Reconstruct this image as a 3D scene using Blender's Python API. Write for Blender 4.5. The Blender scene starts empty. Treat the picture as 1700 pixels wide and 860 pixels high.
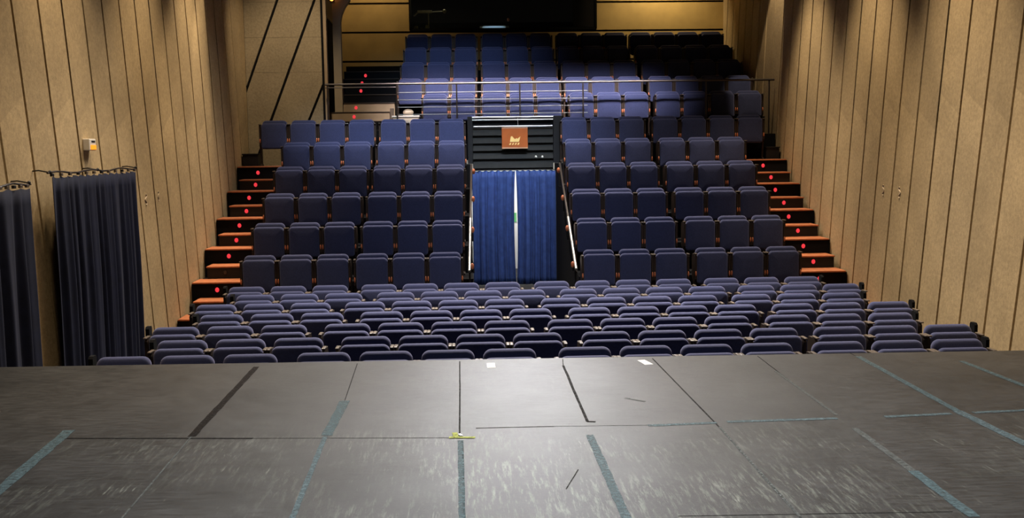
import bpy, bmesh, math, random
from math import pi, sin, cos, radians
from mathutils import Vector, Matrix
random.seed(7)
scene = bpy.context.scene
COL = scene.collection

# ------------------------------------------------------------------ materials
def new_mat(name):
    m = bpy.data.materials.new(name); m.use_nodes = True
    nt = m.node_tree
    return m, nt, nt.nodes['Principled BSDF']

def nd(nt, kind, **kw):
    n = nt.nodes.new(kind)
    for k, v in kw.items():
        if k in n.inputs: n.inputs[k].default_value = v
        else: setattr(n, k, v)
    return n

def simple(name, col, rough=.5, metal=0, spec=.5, noise=0, nscale=30, bump=0, coords='Object', **kw):
    m, nt, b = new_mat(name)
    b.inputs['Base Color'].default_value = (*col, 1)
    b.inputs['Roughness'].default_value = rough
    b.inputs['Metallic'].default_value = metal
    b.inputs['Specular IOR Level'].default_value = spec
    for k, v in kw.items(): b.inputs[k].default_value = v
    if noise or bump:
        tc = nd(nt, 'ShaderNodeTexCoord'); n = nd(nt, 'ShaderNodeTexNoise', Scale=nscale, Detail=5)
        nt.links.new(tc.outputs[coords], n.inputs['Vector'])
        if noise:
            r = nd(nt, 'ShaderNodeMapRange')
            r.inputs['From Min'].default_value = .25; r.inputs['From Max'].default_value = .75
            r.inputs['To Min'].default_value = 1 - noise; r.inputs['To Max'].default_value = 1 + noise
            nt.links.new(n.outputs['Fac'], r.inputs['Value'])
            mx = nd(nt, 'ShaderNodeMix', data_type='RGBA', blend_type='MULTIPLY')
            mx.inputs[0].default_value = 1; mx.inputs[6].default_value = (*col, 1)
            nt.links.new(r.outputs[0], mx.inputs[7]); nt.links.new(mx.outputs[2], b.inputs['Base Color'])
        if bump:
            bp = nd(nt, 'ShaderNodeBump', Strength=bump, Distance=.01)
            nt.links.new(n.outputs['Fac'], bp.inputs['Height']); nt.links.new(bp.outputs[0], b.inputs['Normal'])
    return m

def emit(name, col, s):
    m, nt, b = new_mat(name)
    b.inputs['Base Color'].default_value = (*[c*.3 for c in col], 1)
    b.inputs['Emission Color'].default_value = (*col, 1); b.inputs['Emission Strength'].default_value = s
    return m

M = {}
def fabric(name, col, sheen=.35):
    m = simple(name, col, rough=.85, spec=.15, noise=.18, nscale=60, bump=.15)
    b = m.node_tree.nodes['Principled BSDF']
    b.inputs['Sheen Weight'].default_value = sheen; b.inputs['Sheen Roughness'].default_value = .6
    b.inputs['Sheen Tint'].default_value = (.7, .68, 1, 1)
    return m
M['fabric'] = fabric('navy_fabric', (.019, .026, .074), .3)
M['black'] = simple('black_paint', (.008, .008, .009), rough=.5, spec=.3)
M['blackmatte'] = simple('black_matte', (.006, .006, .007), rough=.9, spec=.1)
M['darkwood'] = simple('dark_brown_frame', (.022, .013, .009), rough=.5, spec=.3)
M['pad'] = simple('pale_wood_pad', (.095, .073, .055), rough=.35)
M['orange'] = simple('orange_wood', (.50, .15, .065), rough=.4, noise=.2, nscale=40)
M['tread'] = simple('reddish_wood_tread', (.46, .155, .062), rough=.5, noise=.22, nscale=14)
M['beigeboard'] = simple('beige_board', (.30, .22, .14), rough=.6, noise=.12, nscale=6)
M['steel'] = simple('brushed_steel', (.42, .41, .39), rough=.4, metal=1)
M['railsteel'] = simple('dull_steel', (.22, .22, .21), rough=.5, metal=.5)
M['darksteel'] = simple('dark_steel', (.06, .05, .045), rough=.35, metal=.6)
M['red'] = emit('red_step_lens', (1, .05, .07), .8)
M['ledorange'] = emit('orange_led', (1, .30, .015), 1.3)
M['lamporange'] = emit('orange_bulb', (1, .35, .05), 4)
M['white'] = simple('white_plastic', (.72, .68, .62), rough=.45)
M['paper'] = simple('white_tape', (.75, .72, .68), rough=.6)
M['chalk'] = simple('chalk_mark', (.58, .47, .34), rough=.8)
M['slat'] = simple('dark_grey_slat', (.016, .016, .015), rough=.7, spec=.12, noise=.15, nscale=8)
M['sign'] = simple('orange_brown_sign', (.36, .085, .012), rough=.45, noise=.15, nscale=5)
M['signedge'] = simple('pale_sign_edge', (.45, .24, .14), rough=.5)  # top and bottom strips, paler than the sign board
M['gold'] = simple('gold_print', (.80, .55, .20), rough=.4)
M['ceiling'] = simple('dark_ceiling', (.05, .045, .04), rough=.9)
M['carpet'] = simple('dark_floor', (.02, .019, .02), rough=.9, noise=.2, nscale=40)
M['cwhite'] = simple('corridor_white', (.75, .75, .72), rough=.8)
M['green'] = simple('green_poster', (.12, .45, .16), rough=.6)
M['cloth'] = simple('cream_cloth', (.62, .52, .40), rough=.9, bump=.3, nscale=18)
M['console'] = simple('console_grey', (.10, .11, .12), rough=.4)
M['bluereflect'] = simple('bluish_reflection', (.45, .6, .75), rough=.5)  # colour standing in for a bluish lamp reflection in the booth glass
M['khaki'] = simple('khaki_metal', (.32, .28, .13), rough=.5)

def concrete(name, base, lean, spacing, y0, tint=.07):
    """rough fair-faced boards: per-board tint, blotches, pour joints, fine grain"""
    m, nt, b = new_mat(name)
    L = nt.links
    tc = nd(nt, 'ShaderNodeTexCoord'); sep = nd(nt, 'ShaderNodeSeparateXYZ'); L.new(tc.outputs['Object'], sep.inputs[0])
    mul = nd(nt, 'ShaderNodeMath', operation='MULTIPLY_ADD'); L.new(sep.outputs['Z'], mul.inputs[0])
    mul.inputs[1].default_value = lean
    L.new(sep.outputs['Y'], mul.inputs[2])
    div = nd(nt, 'ShaderNodeMath', operation='MULTIPLY_ADD'); L.new(mul.outputs[0], div.inputs[0])
    div.inputs[1].default_value = 1/spacing; div.inputs[2].default_value = -y0/spacing
    fl = nd(nt, 'ShaderNodeMath', operation='FLOOR'); L.new(div.outputs[0], fl.inputs[0])
    wn = nd(nt, 'ShaderNodeTexWhiteNoise', noise_dimensions='1D'); L.new(fl.outputs[0], wn.inputs['W'])
    # the boards change tone at a slanted pour joint of their own height
    jm = nd(nt, 'ShaderNodeMath', operation='MULTIPLY_ADD'); L.new(wn.outputs['Value'], jm.inputs[0])
    jm.inputs[1].default_value = .22; jm.inputs[2].default_value = 2.75
    fr = nd(nt, 'ShaderNodeMath', operation='FRACT'); L.new(div.outputs[0], fr.inputs[0])
    sl = nd(nt, 'ShaderNodeMath', operation='MULTIPLY_ADD'); L.new(fr.outputs[0], sl.inputs[0])
    sl.inputs[1].default_value = .3; L.new(jm.outputs[0], sl.inputs[2])
    gt = nd(nt, 'ShaderNodeMath', operation='GREATER_THAN'); L.new(sep.outputs['Z'], gt.inputs[0]); L.new(sl.outputs[0], gt.inputs[1])
    n1 = nd(nt, 'ShaderNodeTexNoise', Scale=1.6, Detail=4); L.new(tc.outputs['Object'], n1.inputs['Vector'])
    n2 = nd(nt, 'ShaderNodeTexNoise', Scale=24, Detail=8, Roughness=.75); L.new(tc.outputs['Object'], n2.inputs['Vector'])
    def mr(sock, lo, hi, a=.3, c=.7):
        r = nd(nt, 'ShaderNodeMapRange'); L.new(sock, r.inputs['Value'])
        r.inputs['From Min'].default_value = a; r.inputs['From Max'].default_value = c
        r.inputs['To Min'].default_value = lo; r.inputs['To Max'].default_value = hi
        return r.outputs[0]
    fac = None
    for s in (mr(wn.outputs['Value'], 1-tint, 1+tint, 0, 1), mr(gt.outputs[0], 1.05, .92, 0, 1), mr(n1.outputs['Fac'], .87, 1.1), mr(n2.outputs['Fac'], .74, 1.22)):
        if fac is None: fac = s
        else:
            q = nd(nt, 'ShaderNodeMath', operation='MULTIPLY'); L.new(fac, q.inputs[0]); L.new(s, q.inputs[1]); fac = q.outputs[0]
    mx = nd(nt, 'ShaderNodeMix', data_type='RGBA', blend_type='MULTIPLY'); mx.inputs[0].default_value = 1
    mx.inputs[6].default_value = (*base, 1); L.new(fac, mx.inputs[7]); L.new(mx.outputs[2], b.inputs['Base Color'])
    bp = nd(nt, 'ShaderNodeBump', Strength=.35, Distance=.008); L.new(n2.outputs['Fac'], bp.inputs['Height']); L.new(bp.outputs[0], b.inputs['Normal'])
    b.inputs['Roughness'].default_value = .85; b.inputs['Specular IOR Level'].default_value = .2
    return m
LEAN = .192
M['wallL'] = concrete('concrete_boards_left', (.44, .33, .19), LEAN, .637, 9.735 + LEAN*2.6)
M['wallR'] = concrete('concrete_boards_right', (.44, .33, .19), LEAN, .63, 10.3 + LEAN*2.6)
M['wallF'] = concrete('concrete_plain', (.33, .27, .18), 0, 40, 0, 0)
M['wallB'] = simple('tan_wood_panel', (.44, .31, .12), rough=.6, noise=.12, nscale=3)
M['pillar'] = simple('pillar_paint', (.36, .29, .20), rough=.7, noise=.08, nscale=5)

def stage_mat():
    m, nt, b = new_mat('worn_stage_vinyl'); L = nt.links
    tc = nd(nt, 'ShaderNodeTexCoord'); sep = nd(nt, 'ShaderNodeSeparateXYZ'); L.new(tc.outputs['Object'], sep.inputs[0])
    def mapped(sx, sy, rot=0):
        mp = nd(nt, 'ShaderNodeMapping'); mp.inputs['Scale'].default_value = (sx, sy, 1); mp.inputs['Rotation'].default_value[2] = rot
        L.new(tc.outputs['Object'], mp.inputs[0]); return mp.outputs[0]
    def noise(vec, scale, detail=5, rough=.6):
        n = nd(nt, 'ShaderNodeTexNoise', Scale=scale, Detail=detail, Roughness=rough); L.new(vec, n.inputs['Vector']); return n.outputs['Fac']
    def ramp(sock, a, c, lo=0, hi=1):
        r = nd(nt, 'ShaderNodeMapRange'); L.new(sock, r.inputs['Value'])
        for k, v in (('From Min', a), ('From Max', c), ('To Min', lo), ('To Max', hi)): r.inputs[k].default_value = v
        return r.outputs[0]
    def mul(a, c):
        q = nd(nt, 'ShaderNodeMath', operation='MULTIPLY'); L.new(a, q.inputs[0]); L.new(c, q.inputs[1]); return q.outputs[0]
    big = noise(mapped(1, 1), 2.2, 8, .7)
    across = noise(mapped(2.5, 14), 3, 8, .75)          # faint streaks across the stage
    along = noise(mapped(20, 2.4, .05), 2.2, 8, .75)     # scrape marks running towards the seats
    along2 = noise(mapped(60, 5, .05), 1.6, 4, .6)
    patch = ramp(noise(mapped(1, 1), .9, 3), .42, .62)
    near = ramp(sep.outputs['Y'], 3.05, 2.6, .12, 1)             # the older, more scuffed front sheets of vinyl
    scr = mul(mul(ramp(along, .50, .72), patch), near)
    scr2 = mul(mul(ramp(along2, .60, .74), ramp(noise(mapped(1, 1), 2.6, 4), .48, .66)), near)
    add = nd(nt, 'ShaderNodeMath', operation='ADD', use_clamp=True); L.new(scr, add.inputs[0]); L.new(scr2, add.inputs[1])
    c1 = nd(nt, 'ShaderNodeMix', data_type='RGBA'); L.new(ramp(big, .3, .7), c1.inputs[0])
    c1.inputs[6].default_value = (.018, .018, .0175, 1); c1.inputs[7].default_value = (.044, .043, .041, 1)
    c2 = nd(nt, 'ShaderNodeMix', data_type='RGBA', blend_type='MULTIPLY'); c2.inputs[0].default_value = 1
    L.new(c1.outputs[2], c2.inputs[6]); L.new(ramp(across, .32, .68, .45, 1.6), c2.inputs[7])
    c3 = nd(nt, 'ShaderNodeMix', data_type='RGBA'); L.new(ramp(add.outputs[0], 0, 1, 0, .8), c3.inputs[0])
    L.new(c2.outputs[2], c3.inputs[6]); c3.inputs[7].default_value = (.21, .22, .18, 1)
    L.new(c3.outputs[2], b.inputs['Base Color'])
    L.new(ramp(across, .3, .7, .36, .50), b.inputs['Roughness'])
    bp = nd(nt, 'ShaderNodeBump', Strength=.35, Distance=.004)
    L.new(noise(mapped(2.5, 9), 16, 8, .8), bp.inputs['Height']); L.new(bp.outputs[0], b.inputs['Normal'])
    b.inputs['Specular IOR Level'].default_value = .22
    return m
M['stage'] = stage_mat()

def tape(name, col, wear=.5, streak=True):
    m, nt, b = new_mat(name); L = nt.links
    tc = nd(nt, 'ShaderNodeTexCoord'); n = nd(nt, 'ShaderNodeTexNoise', Scale=38, Detail=6, Roughness=.75)
    L.new(tc.outputs['Object'], n.inputs['Vector'])
    r = nd(nt, 'ShaderNodeMapRange'); L.new(n.outputs['Fac'], r.inputs['Value'])
    r.inputs['From Min'].default_value = wear - .14; r.inputs['From Max'].default_value = wear + .14
    b.inputs['Base Color'].default_value = (*col, 1); b.inputs['Roughness'].default_value = .75; b.inputs['Specular IOR Level'].default_value = .06 if sum(col) < .1 else .2
    L.new(r.outputs[0], b.inputs['Alpha'])
    return m
M['tapeblue'] = tape('worn_blue_green_tape', (.095, .13, .135), .48)
M['tapefaint'] = tape('faded_blue_tape', (.085, .125, .13), .5)
M['tapegrey'] = tape('faint_grey_line', (.11, .115, .105), .52)
M['tapedark'] = tape('dark_brown_tape', (.014, .010, .008), .46)
M['tapeyellow'] = tape('yellow_tape', (.30, .32, .06), .42)
M['seam'] = tape('dark_seam', (.010, .009, .008), .40)

def curtain_mat(name, col):
    m = simple(name, col, rough=.8, spec=.2, noise=.25, nscale=10, bump=.1)
    b = m.node_tree.nodes['Principled BSDF']; b.inputs['Sheen Weight'].default_value = .03; b.inputs['Sheen Roughness'].default_value = .4
    b.inputs['Sheen Tint'].default_value = (.6, .65, .9, 1)
    return m
M['curtdark'] = curtain_mat('dark_navy_curtain', (.004, .006, .021))
M['curtblue'] = curtain_mat('royal_blue_curtain', (.030, .056, .175))
gm, nt, b = new_mat('booth_glass')
b.inputs['Base Color'].default_value = (.8, .85, .85, 1); b.inputs['Transmission Weight'].default_value = 1; b.inputs['Roughness'].default_value = .02
b.inputs['IOR'].default_value = 1.45
M['glass'] = gm

# ------------------------------------------------------------------ mesh helpers
def box(bm, x0, x1, y0, y1, z0, z1):
    vs = [bm.verts.new(p) for p in ((x0,y0,z0),(x1,y0,z0),(x1,y1,z0),(x0,y1,z0),(x0,y0,z1),(x1,y0,z1),(x1,y1,z1),(x0,y1,z1))]
    for f in ((3,2,1,0),(4,5,6,7),(0,1,5,4),(1,2,6,5),(2,3,7,6),(3,0,4,7)): bm.faces.new([vs[i] for i in f])
    return vs

def bbox(bm, x0, x1, y0, y1, z0, z1, bev=.004, seg=2):
    t = bmesh.new(); box(t, x0, x1, y0, y1, z0, z1)
    bmesh.ops.bevel(t, geom=t.edges[:], offset=bev, segments=seg, affect='EDGES', profile=.5)
    me = bpy.data.meshes.new('t'); t.to_mesh(me); t.free(); bm.from_mesh(me); bpy.data.meshes.remove(me)

def hexa(bm, bottom, top):
    """prism between two matching loops of points"""
    a = [bm.verts.new(p) for p in bottom]; c = [bm.verts.new(p) for p in top]; n = len(a)
    bm.faces.new(a[::-1]); bm.faces.new(c)
    for i in range(n): bm.faces.new((a[i], a[(i+1) % n], c[(i+1) % n], c[i]))

def tube(bm, pts, r, n=10, caps=True):
    pts = [Vector(p) for p in pts]; rings = []
    for i, p in enumerate(pts):
        d = (pts[min(i+1, len(pts)-1)] - pts[max(i-1, 0)]).normalized()
        u = d.cross(Vector((0,0,1)) if abs(d.z) < .9 else Vector((1,0,0))).normalized(); v = d.cross(u)
        rings.append([bm.verts.new(p + r*(cos(2*pi*k/n)*u + sin(2*pi*k/n)*v)) for k in range(n)])
    for a, c in zip(rings, rings[1:]):
        for k in range(n): bm.faces.new((a[k], a[(k+1)%n], c[(k+1)%n], c[k]))
    if caps: bm.faces.new(rings[0][::-1]); bm.faces.new(rings[-1])

def ellipsoid(bm, c, r, seg=16, rings=10):
    t = bmesh.ops.create_uvsphere(bm, u_segments=seg, v_segments=rings, radius=1)
    bmesh.ops.transform(bm, matrix=Matrix.Translation(c) @ Matrix.Diagonal((*r, 1)), verts=t['verts'])

def disc(bm, c, rx, rz, depth, n=18):
    """oval disc facing -Y"""
    hexa(bm, [(c[0]+rx*cos(2*pi*k/n), c[1], c[2]+rz*sin(2*pi*k/n)) for k in range(n)],
             [(c[0]+.8*rx*cos(2*pi*k/n), c[1]-depth, c[2]+.8*rz*sin(2*pi*k/n)) for k in range(n)])

def rrect(hw, z0, z1, rt, rb, ins, n=6):
    hw -= ins; z0 += ins; z1 -= ins; rt = max(rt-ins, .004); rb = max(rb-ins, .004); out = []
    for (cx, cz, r, a0) in ((hw-rt, z1-rt, rt, 0), (-hw+rt, z1-rt, rt, pi/2), (-hw+rb, z0+rb, rb, pi), (hw-rb, z0+rb, rb, 1.5*pi)):
        for k in range(n+1):
            a = a0 + k*pi/2/n; out.append((cx + r*cos(a), cz + r*sin(a)))
    return out

def cushion(bm, hw, z0, z1, t, rt, rb, redge, yc, lean, bulge=.012, na=5):
    """upholstered slab with rounded outline and rolled edges; lean = dy per dz about z1"""
    rings = []
    def ring(ins, y):
        rings.append([bm.verts.new((x, yc + y + (z - z1)*lean, z)) for x, z in rrect(hw, z0, z1, rt, rb, ins)])
    ring(redge + .10, -t/2 - bulge); ring(redge + .035, -t/2 - bulge*.6)
    for k in range(na + 1):
        a = -pi/2 + k*pi/2/na; ring(redge*(1 - cos(a)), -t/2 + redge + redge*sin(a))
    for k in range(na + 1):
        a = k*pi/2/na; ring(redge*(1 - cos(a)), t/2 - redge + redge*sin(a))
    n = len(rings[0])
    for p, q in zip(rings, rings[1:]):
        for k in range(n): bm.faces.new((p[k], q[k], q[(k+1)%n], p[(k+1)%n]))
    bm.faces.new(rings[0]); bm.faces.new(rings[-1][::-1])

def obj(name, bm, mat, parent=None, smooth=False, kind=None, label=None):
    bmesh.ops.recalc_face_normals(bm, faces=bm.faces[:])
    me = bpy.data.meshes.new(name); bm.to_mesh(me); bm.free()
    me.materials.append(mat)
    if smooth:
        for p in me.polygons: p.use_smooth = True
    o = bpy.data.objects.new(name, me); COL.objects.link(o)
    if parent: o.parent = parent
    if kind: o['kind'] = kind
    if label: o['label'] = label
    return o

def tag(o, label, cat, group=None):
    o['label'] = label; o['category'] = cat
    if group: o['group'] = group
    return o

def thing(name, label, cat, loc=(0,0,0), group=None):
    o = bpy.data.objects.new(name, None); COL.objects.link(o); o.location = loc; o.empty_display_size = .1
    return tag(o, label, cat, group)

def struct(name, bm, mat): return obj(name, bm, mat, kind='structure')
def one(fn, *a, **k):
    bm = bmesh.new(); fn(bm, *a, **k); return bm
def lift(root, bm):
    """bring world-space geometry into the frame of its root"""
    bmesh.ops.translate(bm, vec=-root.location, verts=bm.verts[:]); return bm

# ------------------------------------------------------------------ survey
EYE = 2.6
FY = [9.107, 9.868, 10.635, 11.404, 12.18, 12.968, 13.764]
FX = [[-2.97,-1.257,1.024,3.28],[-2.672,-.961,1.311,3.548],[-2.938,-1.22,1.047,3.3],[-2.657,-.933,1.334,3.593],
      [-2.894,-1.186,1.087,3.34],[-2.603,-.883,1.379,3.619],[-2.868,-1.153,1.114,3.373]]
BY = [15.695,16.56,17.43,18.301,19.173,20.045]
BZ = [.223,.643,1.068,1.491,1.911,2.327]
BX = [[-3.058,-1.399,1.978,3.677],[-3.049,-1.371,1.974,3.688],[-3.027,-1.359,1.989,3.702],[-2.995,-1.335,2.013,3.722],
      [-2.996,-1.315,2.048,3.758],[-3.536,-1.321,2.07,3.794]]
UY = [20.91,21.739,22.568,23.395,24.221]
UZ = [2.832,3.188,3.584,3.967,4.343]
UX = [[-.557,.592,2.308,4.012],[-1.078,.627,2.304,4.02],[-1.054,.641,2.321,4.022],[-1.026,.645,2.307,4.025],[-1.016,.67,2.363,4.027]]
W = .54
XL = -4.15
def XR(y): return 5.36 + .0326*y
BF = [y - .62 for y in BY]; UF = [y - .62 for y in UY]       # front edge of each deck

# ------------------------------------------------------------------ room shell
bm = bmesh.new(); box(bm, -4.6, 6.6, -1, 25.4, -.12, 0); struct('floor', bm, M['carpet'])
bm = bmesh.new(); box(bm, -4.9, 6.9, -1, 28, 7.2, 7.3); struct('ceiling', bm, M['ceiling'])

def board_wall(name, mat, xf, side, y0, spacing, n0, n1, y_lo, y_hi, zt):
    """concrete boards leaning towards the stage, with recessed black gaps between them"""
    g = .048; bm = bmesh.new()
    for k in range(n0, n1):
        a, c = y0 + k*spacing + g/2, y0 + (k+1)*spacing - g/2       # at z = 0
        pts = []
        for z in (0, zt):
            pts.append([(min(max(q - LEAN*z, y_lo), y_hi), z) for q in (a, c)])
        (a0, c0), (a1, c1) = pts
        if c0[0]-a0[0] < .02 and c1[0]-a1[0] < .02: continue
        # clip boards at the ends of the wall so they stop cleanly
        loop = clip([(a - 0, 0), (c, 0), (c - LEAN*zt, zt), (a - LEAN*zt, zt)], y_lo, y_hi)
        if len(loop) < 3: continue
        hexa(bm, [(xf(y), y, z) for y, z in loop], [(xf(y) + side*.06, y, z) for y, z in loop])
    return struct(name, bm, mat)
def clip(poly, lo, hi):
    for (s, lim) in ((1, lo), (-1, hi)):
        out = []
        for i, p in enumerate(poly):
            q = poly[(i+1) % len(poly)]
            ip, iq = s*(p[0]-lim) >= 0, s*(q[0]-lim) >= 0
            if ip: out.append(p)
            if ip != iq:
                t = (lim-p[0])/(q[0]-p[0]); out.append((lim, p[1]+t*(q[1]-p[1])))
        poly = out
        if not poly: return []
    return poly
Y0L = 9.735 + LEAN*2.6; Y0R = 10.3 + LEAN*2.6
board_wall('wall_left', M['wallL'], lambda y: XL, -1, Y0L, .637, -20, 24, -1, 20.6, 7.2)
board_wall('wall_right', M['wallR'], XR, 1, Y0R, .6255, -20, 30, -1, 25.2, 7.2)
bm = bmesh.new(); box(bm, XL-.2, XL-.10, -1, 20.6, 0, 7.2); struct('trim_1', bm, M['blackmatte'])
bm = bmesh.new(); hexa(bm, [(XR(-1)+.10,-1,0),(XR(25.2)+.10,25.2,0),(XR(25.2)+.2,25.2,0),(XR(-1)+.2,-1,0)], [(XR(-1)+.10,-1,7.2),(XR(25.2)+.10,25.2,7.2),(XR(25.2)+.2,25.2,7.2),(XR(-1)+.2,-1,7.2)])
struct('trim_2', bm, M['blackmatte'])

# concrete wall facing the stage at the head of the left aisle: three slanted recessed grooves, wide pour joints
bm = bmesh.new()
XE = -2.70; YW = 20.62
def fx(x0, z0, x1, z1): return lambda z: x0 + (z - z0)*(x1 - x0)/(z1 - z0)
gl = [fx(-4.18,3.729,-3.51,5.477), fx(-3.694,3.242,-2.806,5.472), fx(-2.970,3.233,-2.685,3.884)]
def wpiece(loop):
    hexa(bm, [(x, YW, z) for x, z in loop], [(x, YW+.05, z) for x, z in loop])
def xclip(poly, lo, hi): return clip(poly, lo, hi)
edges = [lambda z: -9.0] + gl + [lambda z: 9.0]
zj = [0, 4.118, 4.777, 5.44, 6.1, 7.2]
for zi, (za, zb) in enumerate(zip(zj, zj[1:])):
    e = .0015
    for a, c in zip(edges, edges[1:]):
        ga = .026 if a is not edges[0] else 0; gc = .026 if c is not edges[-1] else 0
        loop = xclip([(a(za)+ga, za+e), (c(za)-gc, za+e), (c(zb)-gc, zb-e), (a(zb)+ga, zb-e)], XL, XE)
        if len(loop) >= 3: wpiece(loop)
struct('wall_aisle_left', bm, M['wallF'])
bm = bmesh.new(); box(bm, XL-.1, XE, YW+.05, YW+.16, 0, 7.2); struct('trim_3', bm, M['blackmatte'])
bm = bmesh.new(); box(bm, XE, XE+.045, YW-.03, YW+.17, 2.832, 7.2); struct('trim_4', bm, M['blackmatte'])
bm = bmesh.new(); box(bm, XE+.045, XE+.10, YW-.03, YW+.12, 2.832, 7.2); struct('trim_5', bm, M['beigeboard'])

# upper left side wall with its dark door, seen edge-on behind the pillar
XU = -2.86
bm = bmesh.new()
box(bm, XU-.12, XU, 20.8, 22.1, 2.4, 7.2); box(bm, XU-.12, XU, 24.3, 25.2, 2.4, 7.2); box(bm, XU-.12, XU, 22.1, 24.3, 5.42, 7.2); box(bm, XU-.12, XU, 22.1, 24.3, 2.4, 2.84)
struct('wall_upper_left', bm, M['wallF'])
bm = bmesh.new(); box(bm, XU-.11, XU-.03, 22.1, 24.3, 2.84, 5.42); struct('door_1', bm, M['blackmatte'])

# back wall of tan panels with dark joints, opening for the control booth
bm = bmesh.new(); YB = 25.2
WX0, WX1, WZ0, WZ1 = -1.235, 3.16, 5.405, 6.75
zb = [2.4, 3.365, 4.025, 4.685, 5.355, 6.018, 6.68, 7.2]
for za, zc in zip(zb, zb[1:]):
    a, c = za + .022, zc - .022
    segs = [(XU, -1.235), (-1.235, 3.16), (3.16, 6.3)]
    for (p, q) in segs:
        if (p, q) == segs[1]:
            if c <= WZ0 + .05: box(bm, p, q, YB, YB+.05, a, min(c, WZ0))
            elif a >= WZ1: box(bm, p, q, YB, YB+.05, a, c)
        else: box(bm, p, q, YB, YB+.05, a, c)
struct('wall_back', bm, M['wallB'])
bm = bmesh.new()
box(bm, XU, WX0, YB+.052, YB+.12, 2.4, 7.2); box(bm, WX1, 6.3, YB+.052, YB+.12, 2.4, 7.2); box(bm, WX0, WX1, YB+.052, YB+.12, 2.4, WZ0); box(bm, WX0, WX1, YB+.052, YB+.12, WZ1, 7.2)
struct('trim_6', bm, M['blackmatte'])
# booth window and the dark room behind it
bm = bmesh.new()
for a in ((WX0-.01, WX0+.035, WZ0, WZ1), (WX1-.035, WX1+.01, WZ0, WZ1), (WX0, WX1, WZ0-.02, WZ0+.03), (WX0, WX1, WZ1-.03, WZ1+.02)):
    box(bm, a[0], a[1], YB-.02, YB+.11, a[2], a[3])
w1 = struct('window_1', bm, M['blackmatte'])
bm = bmesh.new(); pz0, pz1, dy = WZ0+.02, WZ1-.02, .19
hexa(bm, [(WX0+.03,YB+.09,pz0),(WX1-.03,YB+.09,pz0),(WX1-.03,YB+.10,pz0),(WX0+.03,YB+.10,pz0)], [(WX0+.03,YB+.09-dy,pz1),(WX1-.03,YB+.09-dy,pz1),(WX1-.03,YB+.10-dy,pz1),(WX0+.03,YB+.10-dy,pz1)])
obj('pane', bm, M['glass'], w1)      # leans out at the top so that it does not mirror the house lights
for nm, a in (('wall_booth_back', (WX0-.3, WX1+.3, 27.6, 27.7, 4.6, 7.2)), ('wall_booth_left', (WX0-.4, WX0-.3, 25.32, 27.7, 4.6, 7.2)), ('wall_booth_right', (WX1+.3, WX1+.4, 25.32, 27.7, 4.6, 7.2)), ('floor', (WX0-.3, WX1+.3, 25.32, 27.7, 4.5, 4.6))):
    struct(nm, one(box, *a), M['blackmatte'])
desk = thing('control_desk', 'dark control desk behind the booth window', 'desk', (1, 25.75, 4.6))
obj('desk_top', lift(desk, one(bbox, WX0, WX1, 25.42, 26.15, 5.36, 5.40)), M['black'], desk)
for x in (WX0+.1, 1, WX1-.1): obj('leg', lift(desk, one(bbox, x-.03, x+.03, 25.5, 26.05, 4.6, 5.36)), M['black'], desk)
con = thing('reflection_console', 'sloping console shape whose pale bluish top imitates a lamp reflection in booth window', 'console', (.75, 25.65, 5.40))  # added shape; its bluish top plays the reflection of a lamp in the pane
bm = bmesh.new(); hexa(bm, [(.42,25.45,5.40),(1.12,25.45,5.40),(1.12,25.9,5.40),(.42,25.9,5.40)], [(.42,25.45,5.43),(1.12,25.45,5.43),(1.12,25.9,5.56),(.42,25.9,5.56)])
obj('housing', lift(con, bm), M['console'], con)
bm = bmesh.new(); hexa(bm, [(.46,25.48,5.442),(1.02,25.48,5.442),(1.04,25.86,5.552),(.50,25.86,5.552)], [(.46,25.48,5.450),(1.02,25.48,5.450),(1.04,25.86,5.560),(.50,25.86,5.560)])
obj('reflection_surface', lift(con, bm), M['bluereflect'], con, label='pale bluish surface imitating a lamp reflection')
bl = thing('desk_lamp', 'tiny orange desk lamp on booth desk right of the console', 'lamp', (1.2, 25.62, 5.40))
obj('stem', lift(bl, one(tube, [(1.2,25.62,5.40),(1.2,25.62,5.58),(1.12,25.6,5.68)], .008)), M['black'], bl)
obj('lamp_head', lift(bl, one(ellipsoid, (1.10,25.6,5.67), (.03,.03,.045))), M['orange'], bl, True)
ba = thing('boom_arm', 'khaki boom arm with a round knob inside the booth window, left end', 'equipment', (-.95, 25.6, 5.40))
obj('upright', lift(ba, one(tube, [(-.80,25.6,5.40),(-.80,25.6,5.86)], .014)), M['khaki'], ba)
obj('body', lift(ba, one(bbox, -1.06, -.72, 25.56, 25.64, 5.84, 5.90)), M['khaki'], ba)
bm = bmesh.new(); tube(bm, [(-.72,25.6,5.865),(-.45,25.6,5.875)], .012); ellipsoid(bm, (-.42,25.6,5.88), (.045,.045,.05)); obj('knob_arm', lift(ba, bm), M['khaki'], ba)
obj('grip', lift(ba, one(tube, [(-1.06,25.6,5.85),(-1.15,25.6,5.77)], .018)), M['khaki'], ba)
for i, (x, h, wd) in enumerate(((-1.10,.10,.10),(-.97,.06,.05),(-.85,.12,.06))):
    tag(obj('note_card', one(bbox, x-wd/2, x+wd/2, 25.5, 25.52, 5.40, 5.43+h, .002), M['khaki']), ('widest khaki card standing on the booth desk at far left', 'small low khaki card between two taller ones in booth', 'tall narrow khaki card on booth desk under the boom arm')[i], 'card', 'cards on the booth desk')

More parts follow.
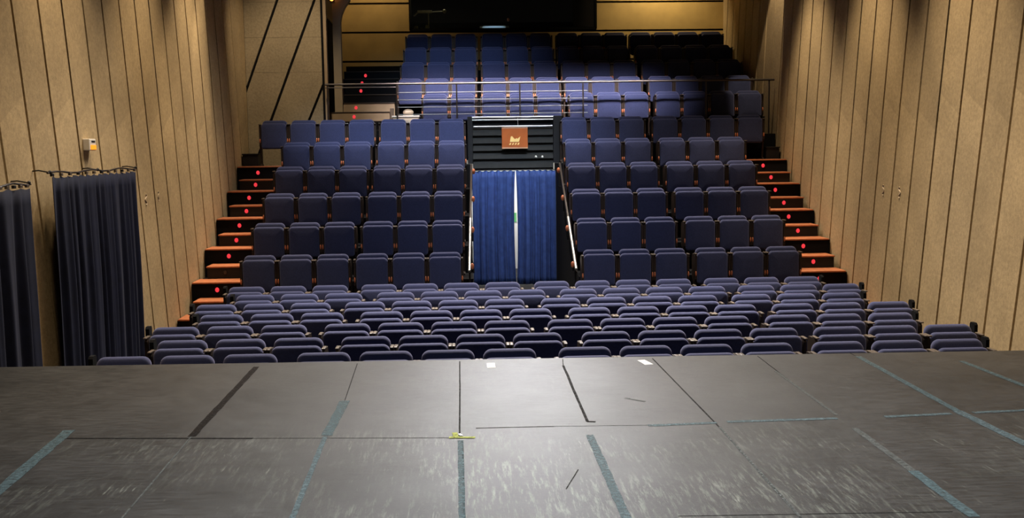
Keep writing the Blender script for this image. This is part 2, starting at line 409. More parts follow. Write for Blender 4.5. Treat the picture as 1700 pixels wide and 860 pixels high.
# ------------------------------------------------------------------ stage
st = thing('stage', 'worn dark grey stage floor in the foreground', 'stage', (.7, 3, 0))
def stage_y(x): return 7.965 - .028*x
bm = bmesh.new()
xa, xb = XL + .02, XR(-1) - .02
hexa(bm, [(xa,-1,.94),(xb,-1,.94),(xb,stage_y(xb),.94),(xa,stage_y(xa),.94)], [(xa,-1,1),(xb,-1,1),(xb,stage_y(xb),1),(xa,stage_y(xa),1)])
obj('deck', lift(st, bm), M['stage'], st)
bm = bmesh.new(); hexa(bm, [(xa,stage_y(xa)-.06,0),(xb,stage_y(xb)-.06,0),(xb,stage_y(xb)-.02,0),(xa,stage_y(xa)-.02,0)], [(xa,stage_y(xa)-.06,.94),(xb,stage_y(xb)-.06,.94),(xb,stage_y(xb)-.02,.94),(xa,stage_y(xa)-.02,.94)])
obj('fascia', lift(st, bm), M['blackmatte'], st)

def strip(pts, w, z0=1.0002, z1=1.0012):
    """flat strip through the points, w wide (edges waver a little)"""
    bm = bmesh.new(); P = [Vector((x, y)) for x, y in pts]; dense = []
    for a, c in zip(P, P[1:]):
        n = max(2, int((c-a).length/.08))
        dense += [a.lerp(c, k/n) for k in range(n)]
    dense.append(P[-1]); L = []
    for i, p in enumerate(dense):
        d = (dense[min(i+1, len(dense)-1)] - dense[max(i-1, 0)]).normalized(); nrm = Vector((-d.y, d.x))
        wl = w/2*(1 + random.uniform(-.12, .12)); wr = w/2*(1 + random.uniform(-.12, .12))
        L.append((p + nrm*wl, p - nrm*wr))
    rows = [[bm.verts.new((q.x, q.y, z)) for q, z in ((l, z0), (r, z0), (r, z1), (l, z1))] for l, r in L]
    for a, c in zip(rows, rows[1:]):
        for k in range(4): bm.faces.new((a[k], a[(k+1)%4], c[(k+1)%4], c[k]))
    bm.faces.new(rows[0][::-1]); bm.faces.new(rows[-1])
    return bm
for pts, w in (([(-.066,7.9),(-.06,6.9),(-.057,5.82)], .010), ([(.701,7.66),(.70,7.3),(.696,6.9),(.694,6.04)], .018), ([(.72,7.9),(.701,7.66)], .006),
               ([(-.84,7.9),(-.80,6.67)], .006), ([(1.40,7.85),(1.428,5.9),(1.42,3.8)], .010), ([(2.21,7.85),(2.19,6.9)], .008),
               ([(-2.32,5.955),(-1.60,5.89),(-1.22,5.853)], .022), ([(-1.22,5.853),(-.067,5.76)], .008), ([(.036,5.954),(.49,5.951)], .014), ([(.49,5.951),(1.08,5.925)], .006),
               ([(.69,6.04),(.74,6.03)], .03), ([(-.04,5.7),(-.035,5.2),(-.03,4.3)], .010), ([(2.94,7.9),(2.95,7.4)], .006), ([(.45,4.82),(.54,5.12)], .006), ([(.9,4.413),(2.1,4.372)], .006)):
    obj('seam', lift(st, strip(pts, w, 1.0002, 1.0008)), M['seam'], st)
tapes = [
 ([(-2.335,6.13),(-2.28,5.3),(-2.22,4.4)], .066, 'tapefaint', 'faded blue-green tape line at far left of stage'),
 ([(-1.589,7.86),(-1.578,5.924)], .045, 'tapedark', 'dark brown tape along left seam near stage edge'),
 ([(-1.578,5.92),(-1.536,4.4)], .010, 'tapegrey', 'thin pale line continuing the dark brown tape towards the viewer'),
 ([(-.80,6.70),(-.81,5.87)], .062, 'tapefaint', 'short wide blue-green tape piece left of centre'),
 ([(-.815,5.85),(-.80,5.2),(-.78,4.3)], .028, 'tapeblue', 'narrow pale blue tape running below the short wide piece'),
 ([(-.052,5.7),(-.037,4.3)], .030, 'tapefaint', 'faint green tape below the yellow cross'),
 ([(.671,5.75),(.672,5.2),(.673,4.25)], .045, 'tapeblue', 'blue-green tape right of the bright reflection'),
 ([(1.43,5.85),(1.42,4.3)], .016, 'tapegrey', 'faint grey line in the right half below the cross seam'),
 ([(2.185,7.3),(2.182,6.05)], .022, 'tapegrey', 'thin grey line from stage edge, right half'),
 ([(2.18,5.75),(2.170,4.95)], .040, 'tapegrey', 'pale scuffed line at right, nearer piece'),
 ([(2.172,4.95),(2.162,4.3)], .055, 'tapefaint', 'faded blue tape at lower right'),
 ([(2.953,7.75),(2.926,6.07)], .045, 'tapefaint', 'faded blue tape slanting from the stage edge, far right'),
 ([(2.926,6.07),(2.963,5.2)], .060, 'tapeblue', 'bold blue tape running off the right side'),
 ([(3.63,7.5),(3.67,6.5)], .045, 'tapefaint', 'faint blue tape in the far right corner of stage'),
 ([(1.03,5.915),(1.437,5.942)], .04, 'tapeblue', 'crosswise blue tape, first piece right of centre'),
 ([(1.50,5.955),(2.158,5.972)], .04, 'tapeblue', 'crosswise blue tape, longest middle piece at right'),
 ([(2.446,5.98),(2.86,6.015)], .04, 'tapeblue', 'crosswise blue tape, just left of the bold blue line'),
 ([(3.0,6.025),(3.40,6.06)], .04, 'tapeblue', 'crosswise blue tape at right edge of picture'),
]
for pts, w, m, lab in tapes:
    tag(obj('floor_tape', strip(pts, w, 1.001, 1.0022), M[m]), lab, 'tape', 'old tape lines on the stage')
yx = thing('tape_cross', 'small yellow-green tape cross with a white dot at stage centre', 'tape', (-.05, 5.77, 1.0022))
obj('bar', lift(yx, strip([(-.115,5.765),(.03,5.752)], .03, 1.0024, 1.0034)), M['tapeyellow'], yx)
obj('upright', lift(yx, strip([(-.085,5.86),(-.075,5.76)], .03, 1.0036, 1.0042)), M['tapeyellow'], yx)
obj('dot', lift(yx, strip([(-.06,5.83),(-.045,5.79)], .016, 1.0044, 1.0052)), M['paper'], yx, label='white dot')
tag(obj('tape_patch', strip([(.166,7.80),(.170,7.63)], .064, 1.001, 1.0025), M['paper']), 'white tape square at stage edge, below the curtain gap', 'tape', 'white tape marks on the stage')
tag(obj('tape_patch', strip([(1.30,7.79),(1.335,7.62)], .062, 1.001, 1.0025), M['paper']), 'white tape square at stage edge, right of centre', 'tape', 'white tape marks on the stage')
tag(obj('tape_scrap', strip([(1.0,6.60),(1.11,6.49)], .022, 1.001, 1.0025), M['tapegrey']), 'pale slanted scrap of tape behind the right crosswise tape', 'tape', 'white tape marks on the stage')

# ------------------------------------------------------------------ seats
def side_frame_bm():
    bm = bmesh.new()
    prof = [(-.16,0),(.06,0),(.06,.03),(-.02,.06),(-.02,.36),(.045,.42),(.06,.70),(.03,.77),(-.14,.775),(-.17,.745),(-.17,.40),(-.12,.34),(-.09,.06),(-.16,.03)]
    hexa(bm, [(-.015, y, z) for y, z in prof], [(.015, y, z) for y, z in prof])
    return bm
PROTO = {}
def make_seat():
    root = thing('theatre_seat', 'navy upholstered tip-up theatre seat', 'seat')
    bm = bmesh.new(); cushion(bm, .2325, .36, .86, .095, .075, .03, .044, 0, .10); obj('backrest', bm, M['fabric'], root, True)
    bm = bmesh.new(); cushion(bm, .2325, .33, .805, .085, .065, .04, .036, -.125, .06); obj('seat', bm, M['fabric'], root, True)
    for s in (-1, 1):
        f = obj('side_frame', side_frame_bm(), M['darkwood'], root); f.location = (s*.253, 0, 0)
        p = obj('arm_pad', one(bbox, -.016, .016, -.21, -.07, .776, .792, .006), M['pad'], f, label='pale wooden arm pad')
        k = obj('hinge_cover', one(ellipsoid, (0, -.172, .485), (.0125, .016, .04), 12, 8), M['orange'], f, True, label='orange wooden hinge cover')
    return root
seat0 = make_seat(); used = [False]
def copy_tree(o, parent=None):
    c = o.copy(); COL.objects.link(c)
    if parent: c.parent = parent
    for ch in list(o.children): copy_tree(ch, c)
    return c
def end_panel(root, side):
    prof = [(.0,.10),(.10,.10),(.10,.845),(.085,.865),(.02,.865),(.0,.845)]
    bm = bmesh.new(); hexa(bm, [(side*.288-.018, y, z) for y, z in prof], [(side*.285+.018, y, z) for y, z in prof])
    obj('end_panel', bm, M['blackmatte'], root, label='black end panel')
ORD = 'first second third fourth fifth sixth seventh eighth ninth tenth eleventh twelfth thirteenth fourteenth'.split()
def place(x, y, z, label, group):
    o = seat0 if not used[0] else copy_tree(seat0)
    used[0] = True
    o.location = (x, y, z); o['label'] = label; o['group'] = group
    return o
# two of the seats get panels afterwards, so keep the prototype free of them
todo = []
FROW = ['nearest the stage', 'second from the stage', 'third from the stage', 'fourth from the stage', 'fifth from the stage', 'sixth from the stage', 'seventh, at the foot of the raked tiers']
allseats = []
for r in range(7):
    n = 0
    for g, cnt in enumerate((3, 4, 4, 3)):
        for s in range(cnt):
            lab = 'navy tip-up seat, %s from left, floor row %s' % (ORD[n], FROW[r])
            o = place(FX[r][g] + s*W, FY[r], 0, lab, 'tip-up seats in the floor rows'); allseats.append(o)
            if n == 0: todo.append((o, -1))
            if n == 13: todo.append((o, 1))
            n += 1
TIER = ['lowest raked row', 'second raked row', 'third raked row', 'fourth raked row', 'fifth raked row', 'topmost raked row']
for r in range(6):
    for bank, gs in (('left', (0, 1)), ('right', (2, 3))):
        cnts = {0: 4 if r == 5 else 3, 1: 3, 2: 3, 3: 4 if r == 5 else 3}; n = 0
        for g in gs:
            for s in range(cnts[g]):
                o = place(BX[r][g] + s*W, BY[r], BZ[r], 'navy tip-up seat, %s from left in %s of the %s bank' % (ORD[n], TIER[r], bank), 'raked seats of the %s bank' % bank)
                allseats.append(o); n += 1
GAL = ['front gallery row behind the guard rail', 'second gallery row', 'third gallery row', 'fourth gallery row', 'topmost gallery row below the booth']
for r in range(5):
    n = 0
    for g, cnt in enumerate((2 if r == 0 else 3, 3, 3, 4)):
        for s in range(cnt):
            o = place(UX[r][g] + s*W - (.54 if r == 0 and g == 0 else 0)*0, UY[r], UZ[r], 'navy tip-up seat, %s from left in %s' % (ORD[n], GAL[r]), 'gallery seats')
            allseats.append(o); n += 1
for o, s in todo: end_panel(o, s)

# ------------------------------------------------------------------ raked platforms
NX0, NX1 = .10, 1.72            # the passage between the two banks
def tier(name, label, x0f, x1f):
    t = thing(name, label, 'platform', ((x0f(17)+x1f(17))/2, 17, 0))
    for i in range(6):
        y0 = BF[i]; y1 = BF[i+1] if i < 5 else 20.29
        bm = bmesh.new()
        hexa(bm, [(x0f(y0),y0,0),(x1f(y0),y0,0),(x1f(y1),y1,0),(x0f(y1),y1,0)], [(x0f(y0),y0,BZ[i]-.001),(x1f(y0),y0,BZ[i]-.001),(x1f(y1),y1,BZ[i]-.001),(x0f(y1),y1,BZ[i]-.001)])
        obj('tier', lift(t, bm), M['blackmatte'], t)
    return t
tier('seating_platform', 'black raked platform carrying the left bank of seats', lambda y: XL+.01, lambda y: NX0)
tier('seating_platform', 'black raked platform carrying the right bank of seats', lambda y: NX1, lambda y: XR(y)-.01)
# gallery
gp = thing('gallery_platform', 'black stepped platform carrying the gallery seats at the back', 'platform', (1, 22, 0))
for i in range(5):
    y0 = UF[i]; y1 = UF[i+1] if i < 4 else 25.19; x0 = -2.69 if i == 0 else -1.36
    bm = bmesh.new(); zb_ = 2.4
    hexa(bm, [(x0,y0,zb_),(XR(y0)-.01,y0,zb_),(XR(y1)-.01,y1,zb_),(x0,y1,zb_)], [(x0,y0,UZ[i]-.001),(XR(y0)-.01,y0,UZ[i]-.001),(XR(y1)-.01,y1,UZ[i]-.001),(x0,y1,UZ[i]-.001)])
    obj('tier', lift(gp, bm), M['blackmatte'], gp)
obj('base', lift(gp, one(box, -2.69, -.25, 20.85, 25.19, 0, 2.399)), M['blackmatte'], gp)
bm = bmesh.new(); hexa(bm, [(2.1,20.31,0),(XR(20.3)-.01,20.31,0),(XR(25.1)-.01,25.19,0),(2.1,25.19,0)], [(2.1,20.31,2.399),(XR(20.3)-.01,20.31,2.399),(XR(25.1)-.01,25.19,2.399),(2.1,25.19,2.399)])
obj('base', lift(gp, bm), M['blackmatte'], gp)

# aisle stairs: full treads on the decks, a half step in front of each, a red light on every riser
def stairs(name, label, fx0, fx1, hx0, hx1):
    t = thing(name, label, 'stairs', ((fx0(17)+fx1(17))/2, 17, 0))
    zs = [0] + BZ + [UZ[0]]; ys = BF + [UF[0]]
    for i in range(7):
        yf = ys[i]; zl, zh = zs[i], zs[i+1]; zm = (zl+zh)/2
        lit = M['tread'] if i < 6 else M['black']  # topmost half step coloured black to stand for an unlit tread
        # half step
        ya = yf - .4375
        if i == 0: zl0 = 0
        ha, hb = (hx0(ya), hx1(ya)) if i < 6 else ((XL+.02, -3.83) if fx0(17) < 0 else (5.71, XR(ya)-.03))
        bm = bmesh.new(); box(bm, ha+.01, hb-.01, ya+.02, yf-.002, zl+.001, zm-.022); hs = obj('riser', lift(t, bm), M['black'], t)
        obj('tread', lift(t, one(bbox, ha, hb, ya, yf-.002, zm-.022, zm, .004)), lit, t)
        if i < 6:
            y1 = ys[i+1] - .4375 + (.018 if i < 5 else -.05)
            obj('tread', lift(t, one(bbox, fx0(yf), fx1(yf), yf-.022, y1, zh, zh+.022, .004)), lit, t)
        xc = (fx0(yf)+fx1(yf))/2
        if i < 6:
            if fx0(17) > 0 or i not in (1, 2): obj('step_light', lift(t, one(disc, (xc, ya+.018, (zl+zm)/2+.012), .031, .037, .012)), M['red'], t, label='red step light')
            elif i == 2: obj('step_light', lift(t, one(disc, (xc, ya+.018, (zl+zm)/2+.012), .031, .037, .012)), M['darksteel'], t, label='unlit step light')
            obj('step_light', lift(t, one(disc, (xc-.03, yf-.004, (zm+zh)/2+.01), .031, .037, .012)), M['red'], t, label='red step light')
    return t
stairs('aisle_stairs', 'stairs with reddish treads and red lights along the left wall', lambda y: XL+.02, lambda y: -3.335, lambda y: -4.02, lambda y: -3.42)
stairs('aisle_stairs', 'stairs with reddish treads and red lights along the right wall', lambda y: 5.09+.02*(y-16), lambda y: XR(y)-.03, lambda y: 5.22+.02*(y-16), lambda y: XR(y)-.06)
# upper left stairs
us = thing('gallery_stairs', 'upper stairs with red lights beside the left end of the gallery seats', 'stairs', (-2.1, 23, 2.832))
zs = [2.832]; ys = []
for i in range(1, 5): zs += [(UZ[i-1]+UZ[i])/2, UZ[i]]; ys += [UF[i]-.414, UF[i]]
for k in range(8):
    ya = ys[k]; yb = ys[k+1] if k < 7 else 25.17; z1 = zs[k+1]
    x0, x1 = (-2.75, -1.50) if k in (0, 1, 2) else ((-2.47, -1.42) if k == 3 else (-2.62, -1.40))
    if k == 2: x0 = -2.75
    low = k in (2, 3)
    obj('riser', lift(us, one(box, x0, x1, ya+.015, yb, 2.833, z1-.021)), M['beigeboard'] if low else M['blackmatte'], us)
    obj('tread', lift(us, one(bbox, x0, x1, ya, yb+.01, z1-.021, z1, .003)), M['darkwood'], us)
    if k in (2, 3, 5, 6, 7):
        xc = {2: -2.213, 3: -2.211, 5: -2.18, 6: -2.19, 7: -2.15}[k]
        obj('step_light', lift(us, one(disc, (xc, ya+.013, (zs[k]+z1)/2), .031, .037, .012)), M['red'], us, label='red step light')
obj('riser', lift(us, one(box, -2.72, -1.37, 25.0, 25.17, 4.344, 4.56)), M['blackmatte'], us)
obj('end_post', lift(us, one(bbox, -1.49, -1.415, 21.52, 21.60, 2.833, 3.45, .004)), M['pad'], us, label='pale end post')

# pillar beside the upper stairs, flaring into a haunch at the top
pl = bmesh.new()
prof = [(-2.66,2.833),(-2.50,2.833),(-2.50,5.25),(-2.47,5.40),(-2.40,5.55),(-2.30,5.68),(-2.30,7.19),(-2.66,7.19)]
hexa(pl, [(x, 22.13, z) for x, z in prof], [(x, 22.35, z) for x, z in prof])
tag(obj('pillar', pl, M['pillar']), 'tall beige pillar with a flared top beside the upper stairs', 'pillar')
wl = thing('wall_lamp', 'small glowing orange lamp high on the beige pillar', 'lamp', (-2.655, 22.12, 5.7))
obj('backplate', lift(wl, one(bbox, -2.70, -2.61, 22.10, 22.129, 5.63, 5.79)), M['black'], wl)
obj('bulb', lift(wl, one(ellipsoid, (-2.655, 22.07, 5.71), (.045,.045,.06))), M['lamporange'], wl, True)

# white box with a bundle in place of the missing front gallery seats
wb = thing('low_box', 'low pale box at left end of the front gallery row', 'box', (-1.07, 20.95, 2.832))
obj('body', lift(wb, one(bbox, -1.38, -.88, 20.72, 21.08, 2.833, 3.24, .008)), M['cloth'], wb)
obj('lid', lift(wb, one(bbox, -1.40, -.86, 20.70, 21.10, 3.24, 3.275, .008)), M['white'], wb)
bm = bmesh.new(); ellipsoid(bm, (-1.09, 20.9, 3.342), (.105,.13,.065)); box(bm, -1.185, -.995, 20.80, 21.0, 3.2755, 3.30)
tag(obj('cloth_bundle', bm, M['cloth'], smooth=True), 'rounded cream bundle lying on the low pale box', 'bundle')

# ------------------------------------------------------------------ passage: fascia, sign, curtains, rails, corridor
fp = thing('slatted_panel', 'dark slatted panel above the blue passage curtains', 'panel', (.93, 20.2, 2.23))
lines = [3.014, 2.855, 2.707, 2.565, 2.41, 2.235]
for za, zc in zip(lines, lines[1:]):
    bm = bmesh.new()
    hexa(bm, [(.16,20.165,zc+.006),(1.69,20.165,zc+.006),(1.69,20.25,zc+.006),(.16,20.25,zc+.006)], [(.16,20.225,za),(1.69,20.225,za),(1.69,20.25,za),(.16,20.25,za)])
    obj('slat', lift(fp, bm), M['slat'], fp)
for x0, x1 in ((.06, .155), (1.695, 1.86)):
    obj('post', lift(fp, one(bbox, x0, x1, 20.15, 20.28, 2.33, 3.22)), M['black'], fp)
obj('header', lift(fp, one(box, .155, 1.695, 20.252, 20.28, 2.20, 3.19)), M['blackmatte'], fp)
for z, r, y in ((3.205, .018, 20.2), (3.155, .013, 20.2), (3.03, .016, 20.165)):
    obj('rail', lift(fp, one(tube, [(.13 if z > 3.1 else .17, y, z), (1.80 if z > 3.1 else 1.68, y, z)], r)), M['steel'], fp)
for x in (1.356, 1.482): obj('lamp_lens', lift(fp, one(ellipsoid, (x, 20.17, 2.445), (.022,.03,.026))), M['white'], fp, True)
sg = thing('hanging_sign', 'orange-brown sign with a gold emblem hung on the slatted panel', 'sign', (.955, 20.11, 2.605))
obj('board', lift(sg, one(bbox, .71, 1.20, 20.10, 20.135, 2.63, 2.99, .004)), M['sign'], sg)
obj('edge', lift(sg, one(bbox, .71, 1.20, 20.095, 20.14, 2.99, 3.012, .004)), M['signedge'], sg)
obj('edge', lift(sg, one(bbox, .71, 1.20, 20.095, 20.14, 2.606, 2.63, .004)), M['signedge'], sg)
bm = bmesh.new()   # gold emblem: a jagged crest over a row of small slanted strokes
prof = [(.862,2.735),(1.03,2.735),(1.045,2.775),(1.062,2.838),(1.028,2.812),(1.005,2.792),(.985,2.806),(.96,2.786),(.935,2.806),(.905,2.842),(.88,2.838),(.868,2.78)]
hexa(bm, [(x, 20.0985, z) for x, z in prof], [(x, 20.092, z) for x, z in prof])
for k in range(4):
    x = .845 + k*.052
    hexa(bm, [(x,20.0985,2.678),(x+.026,20.0985,2.678),(x+.044,20.0985,2.716),(x+.018,20.0985,2.716)], [(x,20.093,2.678),(x+.026,20.093,2.678),(x+.044,20.093,2.716),(x+.018,20.093,2.716)])
obj('emblem', lift(sg, bm), M['gold'], sg, label='gold crest over a row of strokes')
obj('hanger', lift(sg, one(tube, [(1.02,20.13,3.01),(1.02,20.2,3.20)], .006)), M['steel'], sg)

def curtain(name, mat, label, p0, p1, z0, z1, folds, amp, edge_fn=None, group=None, cols=150, top_pinch=.4, seed=1):
    """hanging cloth from p0 to p1 (x,y) with vertical folds that open out downwards"""
    rnd = random.Random(seed); P0, P1 = Vector(p0), Vector(p1); d = P1-P0; nrm = Vector((-d.y, d.x)).normalized()
    ph = [rnd.uniform(0, 6.28) for _ in range(4)]; rows = 16; bm = bmesh.new(); F = []; 
    for side in (0, 1):
        grid = []
        for j in range(rows+1):
            v = j/rows; z = z1 + (z0-z1)*v; row = []
            for i in range(cols+1):
                u = i/cols
                uu = u + (edge_fn(u, v) if edge_fn else 0)
                warp = u + .012*sin(2*pi*3*u+ph[0]) + .006*sin(2*pi*7*u+ph[1])
                a = amp*(top_pinch + (1-top_pinch)*min(1, v*2.2))
                off = a*(sin(2*pi*folds*warp+ph[2]+.4*v) + .45*sin(2*pi*folds*1.7*warp+ph[3]) ) 
                q = P0 + d*uu + nrm*(off + (side*.004))
                zz = z + (.008*sin(2*pi*folds*u) if j == 0 else 0)
                row.append(bm.verts.new((q.x, q.y, zz)))
            grid.append(row)
        F.append(grid)
    for s, g in enumerate(F):
        for j in range(rows):
            for i in range(cols):
                f = [g[j][i], g[j][i+1], g[j+1][i+1], g[j+1][i]]; bm.faces.new(f if s else f[::-1])
    a, c = F
    for j in range(rows):
        for i in (0, cols): bm.faces.new((a[j][i], a[j+1][i], c[j+1][i], c[j][i]))
    for i in range(cols):
        for j in (0, rows): bm.faces.new((a[j][i], c[j][i], c[j][i+1], a[j][i+1]))
    return tag(obj(name, bm, mat, smooth=True), label, 'curtain', group)
def slit_l(u, v):    # inner edge of the left panel: gap narrow at top and foot
    return -u*(.003 + .034*sin(pi*min(1, max(0, v)))**.8)
def slit_r(u, v): return (1-u)*(.003 + .03*sin(pi*v)**.8)
curtain('curtain', M['curtblue'], 'left blue curtain panel closing the passage under the slatted panel', (.13, 20.02), (.951, 20.02), .02, 2.19, 7, .030, slit_l, 'passage curtains', seed=3)
curtain('curtain', M['curtblue'], 'right blue curtain panel closing the passage under the slatted panel', (.957, 20.02), (1.715, 20.02), .02, 2.19, 7, .030, slit_r, 'passage curtains', seed=5)
cr = thing('curtain_rail', 'thin dark rail holding the blue passage curtains', 'rail', (.93, 20.02, 2.2))
obj('rod', lift(cr, one(tube, [(.105,20.02,2.205),(1.715,20.02,2.205)], .010)), M['black'], cr)
# corridor behind the curtains
bm = bmesh.new(); box(bm, -.24, -.14, 20.32, 25.18, 0, 2.395); struct('wall_corridor_left', bm, M['cwhite'])
bm = bmesh.new(); box(bm, 1.99, 2.09, 20.32, 25.18, 0, 2.395); struct('wall_corridor_right', bm, M['cwhite'])
bm = bmesh.new(); box(bm, -.14, 1.99, 22.9, 23.0, 0, 2.395); struct('wall_corridor_end', bm, M['cwhite'])
tag(obj('poster', one(bbox, .80, 1.10, 22.88, 22.899, 1.02, 1.22, .002), M['green']), 'green poster on the white corridor wall, glimpsed through the curtain gap', 'poster')

def slope_rail(x0, x1, label, mat2):
    t = thing('handrail', label, 'handrail', (x0, 17, 0), 'handrails of the passage')
    p0 = Vector((x0, 18.75, 2.33)); p1 = Vector((x1, 15.6, .80))
    pm = p0.lerp(p1, .55)
    obj('rail', lift(t, one(tube, [p0, pm], .020)), M['darksteel'], t); obj('rail', lift(t, one(tube, [pm, p1], .022)), M['steel'], t, label='bare bright lower length')
    for k in (.06, .35, .64, .95):
        q = p0.lerp(p1, k); s = -1 if x0 < 1 else 1
        yb_ = q.y; idx = max([i for i in range(6) if BF[i] <= yb_] or [0])
        xx = q.x + s*.0
        base = BZ[idx] if (BF[0] <= yb_) else 0
        foot = Vector((NX0+.014 if s < 0 else NX1-.014, q.y, base - .001 if base else 0))
        obj('post', lift(t, one(tube, [q, (q.x, q.y, max(foot.z+.12, q.z-.35)), foot], .014)), M['black'], t)
        obj('post_cap', lift(t, one(ellipsoid, (q.x - s*.04, q.y-.02, q.z-.02), (.028,.03,.05), 12, 8)), M['orange'], t, True, label='orange wooden cap')
    return t
slope_rail(.115, .04, 'sloping handrail on the left side of the curtained passage', 0)
slope_rail(1.685, 1.635, 'sloping handrail on the right side of the curtained passage', 0)

# gallery guard rail
gr = thing('guard_rail', 'long steel guard rail in front of the gallery seats', 'railing', (1.7, 20.34, 2.832))
YR = 20.36
obj('top_rail', lift(gr, one(tube, [(-2.62,YR,3.862),(6.0,YR,3.866)], .021)), M['darksteel'], gr)
for z in (3.697, 3.556, 3.418, 3.281): obj('bar', lift(gr, one(tube, [(-1.27,YR,z),(2.375,YR,z)], .008)), M['railsteel'], gr)
for x in (-2.58, -1.27, -.133, 1.075, 2.289, 4.666, 5.90): obj('post', lift(gr, one(tube, [(x,YR+.0,2.833),(x,YR,3.862)], .015)), M['darksteel'], gr)
obj('bar', lift(gr, one(tube, [(-2.62,YR,3.80),(-1.27,YR,3.80)], .010)), M['darksteel'], gr)

# ------------------------------------------------------------------ left wall: door curtains, rods, lit box, marks
def wave_edge(u, v): return 0
curtain('curtain', M['curtdark'], 'dark navy curtain hanging on the left wall below the lit box', (-3.98, 10.42), (-3.98, 12.98), .02, 2.385, 14, .024, lambda u, v: .012*sin(3*v)*u - .03*(1-u)*max(0, .5-v), 'door curtains on the left wall', cols=220, seed=11)
curtain('curtain', M['curtdark'], 'dark navy curtain cut by the left edge of the picture', (-3.98, 8.22), (-3.98, 9.84), .02, 2.30, 6, .028, lambda u, v: .02*v*u, 'door curtains on the left wall', cols=220, seed=12)
def rod(label, y0, y1, z):
    t = thing('curtain_rod', label, 'curtain rod', (-4.05, (y0+y1)/2, z), 'rods of the door curtains')
    pts = [(-3.99 + .004*sin(k*2.1), y0 + (y1-y0)*k/14, z + .012*sin(k*1.3)) for k in range(15)]
    obj('rod', lift(t, one(tube, pts, .010)), M['darksteel'], t)
    for y in (y0+.05, (y0+y1)/2, y1-.05):
        obj('bracket', lift(t, one(tube, [(XL+.002,y,z+.02),(XL+.06,y,z+.025),(-3.99,y,z+.005)], .007)), M['black'], t)
        obj('finial', lift(t, one(ellipsoid, (-3.985,y,z+.008), (.014,.022,.018))), M['black'], t)
    for k in range(12):
        y = y0 + .1 + (y1-y0-.2)*k/11
        obj('ring', lift(t, one(bbox, -4.0, -3.975, y-.02, y+.03, z-.035, z-.005, .004)), M['pad'] if k % 3 else M['black'], t)
    return t
rod('thin bracketed rod above the dark curtain under the lit box', 10.3, 13.06, 2.43)
rod('thin bracketed rod above the curtain at the left edge', 8.15, 9.9, 2.345)
lb = thing('emergency_light', 'small white box with an orange light on the left wall', 'light', (XL, 11.83, 2.70))
obj('housing', lift(lb, one(bbox, XL+.001, XL+.075, 11.73, 11.93, 2.645, 2.772, .008)), M['white'], lb)
obj('lens', lift(lb, one(bbox, XL+.074, XL+.084, 11.76, 11.915, 2.655, 2.705, .003)), M['ledorange'], lb, label='glowing orange lens')
obj('slot', lift(lb, one(bbox, XL+.074, XL+.079, 11.79, 11.90, 2.735, 2.752, .002)), M['black'], lb)
def mark(p, h, wid, xf, side, label):
    bm = bmesh.new(); n = 14; pts = []
    for k in range(n+1):
        y = p[0] + wid*.5*sin(k/n*2*pi*1.5); pts.append((xf(y) - side*.003, y, p[1] + h*(.5 - k/n)))
    tube(bm, pts, .009, 6)
    tag(obj('wall_mark', bm, M['chalk']), label, 'mark', 'pale marks on the side walls')
mark((13.90, 2.01), .14, .07, lambda y: XL, -1, 'pale squiggle mark on left wall, nearer to the curtain')
mark((14.46, 2.03), .13, .03, lambda y: XL, -1, 'pale squiggle mark on left wall, nearer to the stairs')
mark((14.49, 1.96), .15, .05, XR, 1, 'pale squiggle mark on right wall, left one of the pair')
mark((13.89, 1.95), .15, .06, XR, 1, 'pale squiggle mark on right wall, right one of the pair')

# ------------------------------------------------------------------ lights
def area(name, loc, target, sx, sy, power, col=(1,.86,.68), spread=180):
    l = bpy.data.lights.new(name, 'AREA'); l.shape = 'RECTANGLE'; l.size = sx; l.size_y = sy; l.energy = power; l.color = col; l.spread = radians(spread)
    o = bpy.data.objects.new(name, l); COL.objects.link(o); o.location = loc
    o.rotation_euler = (Vector(target)-Vector(loc)).to_track_quat('-Z', 'Y').to_euler(); return o
def spot(name, loc, target, power, ang=50, blend=.5, col=(1,.82,.6), r=.06):
    l = bpy.data.lights.new(name, 'SPOT'); l.energy = power; l.spot_size = radians(ang); l.spot_blend = blend; l.color = col; l.shadow_soft_size = r
    o = bpy.data.objects.new(name, l); COL.objects.link(o); o.location = loc
    o.rotation_euler = (Vector(target)-Vector(loc)).to_track_quat('-Z', 'Y').to_euler(); return o
WARM = (1, .79, .52); NEUT = (1, .90, .78); COOL = (.72, .84, 1)
area('house_light', (.8, 13.6, 7.1), (.8, 10.9, 0), 6, .8, 640, NEUT, 80)
area('house_light', (.8, 18.4, 7.1), (.8, 16.6, 0), 6, .8, 300, NEUT, 84)
area('bank_fill', (.8, 9.6, 7.1), (.8, 16.6, 1.4), 4, .5, 34, (.85,.9,1), 44)
area('stage_fill', (.8, 4.6, 7.1), (.8, 4.8, 0), 6, 2.0, 165, (.95,.97,1), 72)  # added overhead fill that brightens the stage deck
area('stage_bar_light', (1.05, 19.6, 6.55), (.5, 5.0, 1), .6, .5, 56, (.95,.96,1), 60)
for x in (-1.9, .7, 3.3): spot('profile_spot', (x, 13.4, 7.0), (x, 12.15, .8), 300, 25, .7, COOL, .05)
area('gallery_batten', (1.1, 17.2, 7.0), (1.3, 21.35, 3.6), 5.0, .3, 125, (1,.90,.88), 25)
area('bank_batten', (-.2, 16.0, 7.0), (-.2, 19.65, 2.75), 5.0, .3, 46, COOL, 28)
area('gallery_batten', (-.3, 19.4, 7.0), (-.3, 22.7, 4.5), 3.0, .3, 11, (.6,.78,1), 36)
for y in (8.0, 11.0, 14.0): spot('wall_washer', (XL+1.5, y, 7.05), (XL+.1, y, .8), 780, 62, .9, WARM, .25)
spot('wall_washer', (XL+1.3, 16.8, 7.0), (XL+.1, 16.0, 1.2), 820, 58, .8, WARM)
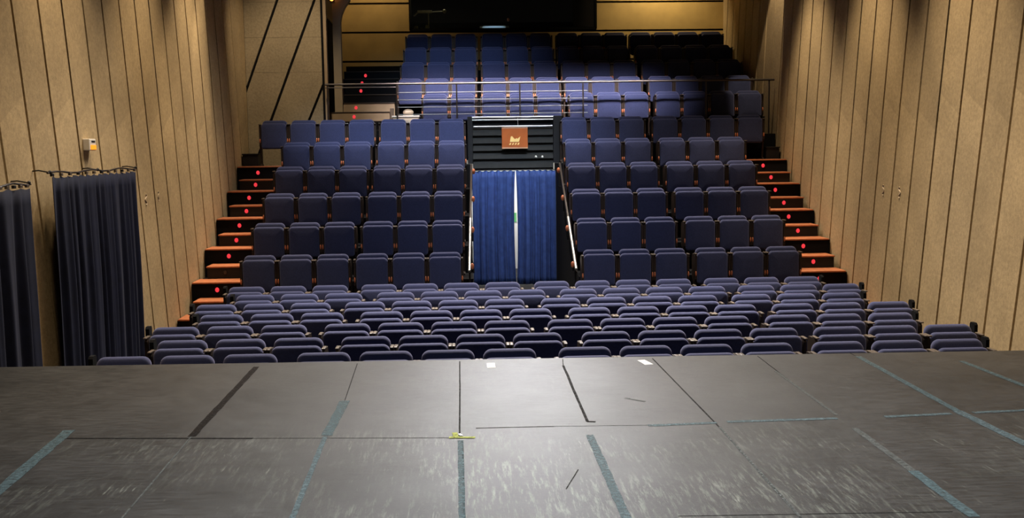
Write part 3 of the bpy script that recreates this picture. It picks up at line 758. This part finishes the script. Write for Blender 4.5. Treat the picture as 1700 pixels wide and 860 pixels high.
spot('wall_washer', (XL+.6, 17.6, 7.0), (XL, 17.0, 3.2), 560, 24, .6, WARM)
for y in (9.0, 12.0, 15.0, 18.0): spot('wall_washer', (XR(y)-1.5, y, 7.05), (XR(y)-.1, y, .8), 820, 60, .8, WARM, .2)
spot('wall_washer', (XR(20)-.45, 19.6, 7.0), (XR(20)+.15, 20.9, 3.9), 420, 34, .25, WARM)
spot('wall_washer', (-2.4, 17.8, 7.0), (-3.4, 20.6, 3.9), 420, 54, .8, WARM)  # added spot that brightens the concrete wall at the aisle head
spot('back_washer', (-2.0, 24.3, 7.05), (-2.0, 25.2, 5.6), 62, 120, .8, (1,.72,.36))
spot('back_washer', (4.6, 24.5, 7.1), (4.6, 25.2, 6.0), 210, 130, .8, (1,.76,.40))
area('corridor_light', (.9, 21.9, 2.36), (.9, 22.0, 0), .8, .8, 45, (1,.98,.95))
spot('console_fill', (.8, 25.75, 6.6), (.75, 25.65, 5.4), 30, 30, .5, (.7,.85,1))  # added spot, only there to brighten the bluish console top
area('booth_fill', (-.6, 26.6, 7.0), (-.8, 25.6, 5.5), .3, .3, 14, (1,.85,.5))  # added fill that brings out the khaki boom arm

wd = bpy.data.worlds.new('world'); scene.world = wd; wd.use_nodes = True
wd.node_tree.nodes['Background'].inputs[0].default_value = (1, .85, .7, 1); wd.node_tree.nodes['Background'].inputs[1].default_value = .02

# ------------------------------------------------------------------ camera
cam = bpy.data.cameras.new('camera'); co = bpy.data.objects.new('camera', cam); COL.objects.link(co); scene.camera = co
cam.sensor_fit = 'HORIZONTAL'; cam.sensor_width = 36; cam.lens = 1750/1700*36; cam.clip_end = 100
yaw, pitch, roll = radians(2.48136642), radians(5.95517789), radians(-.76482092)
fwd = Vector((sin(yaw)*cos(pitch), cos(yaw)*cos(pitch), -sin(pitch))); r0 = Vector((cos(yaw), -sin(yaw), 0)); u0 = r0.cross(fwd)
rt = cos(roll)*r0 + sin(roll)*u0; up = -sin(roll)*r0 + cos(roll)*u0
mw = Matrix((( rt.x, up.x, -fwd.x, 0), (rt.y, up.y, -fwd.y, 0), (rt.z, up.z, -fwd.z, EYE), (0,0,0,1)))
co.matrix_world = mw
scene.view_settings.view_transform = 'Standard'; scene.view_settings.look = 'None'; scene.view_settings.gamma = 1; scene.view_settings.use_curve_mapping = False
scene.view_settings.exposure = 0.0
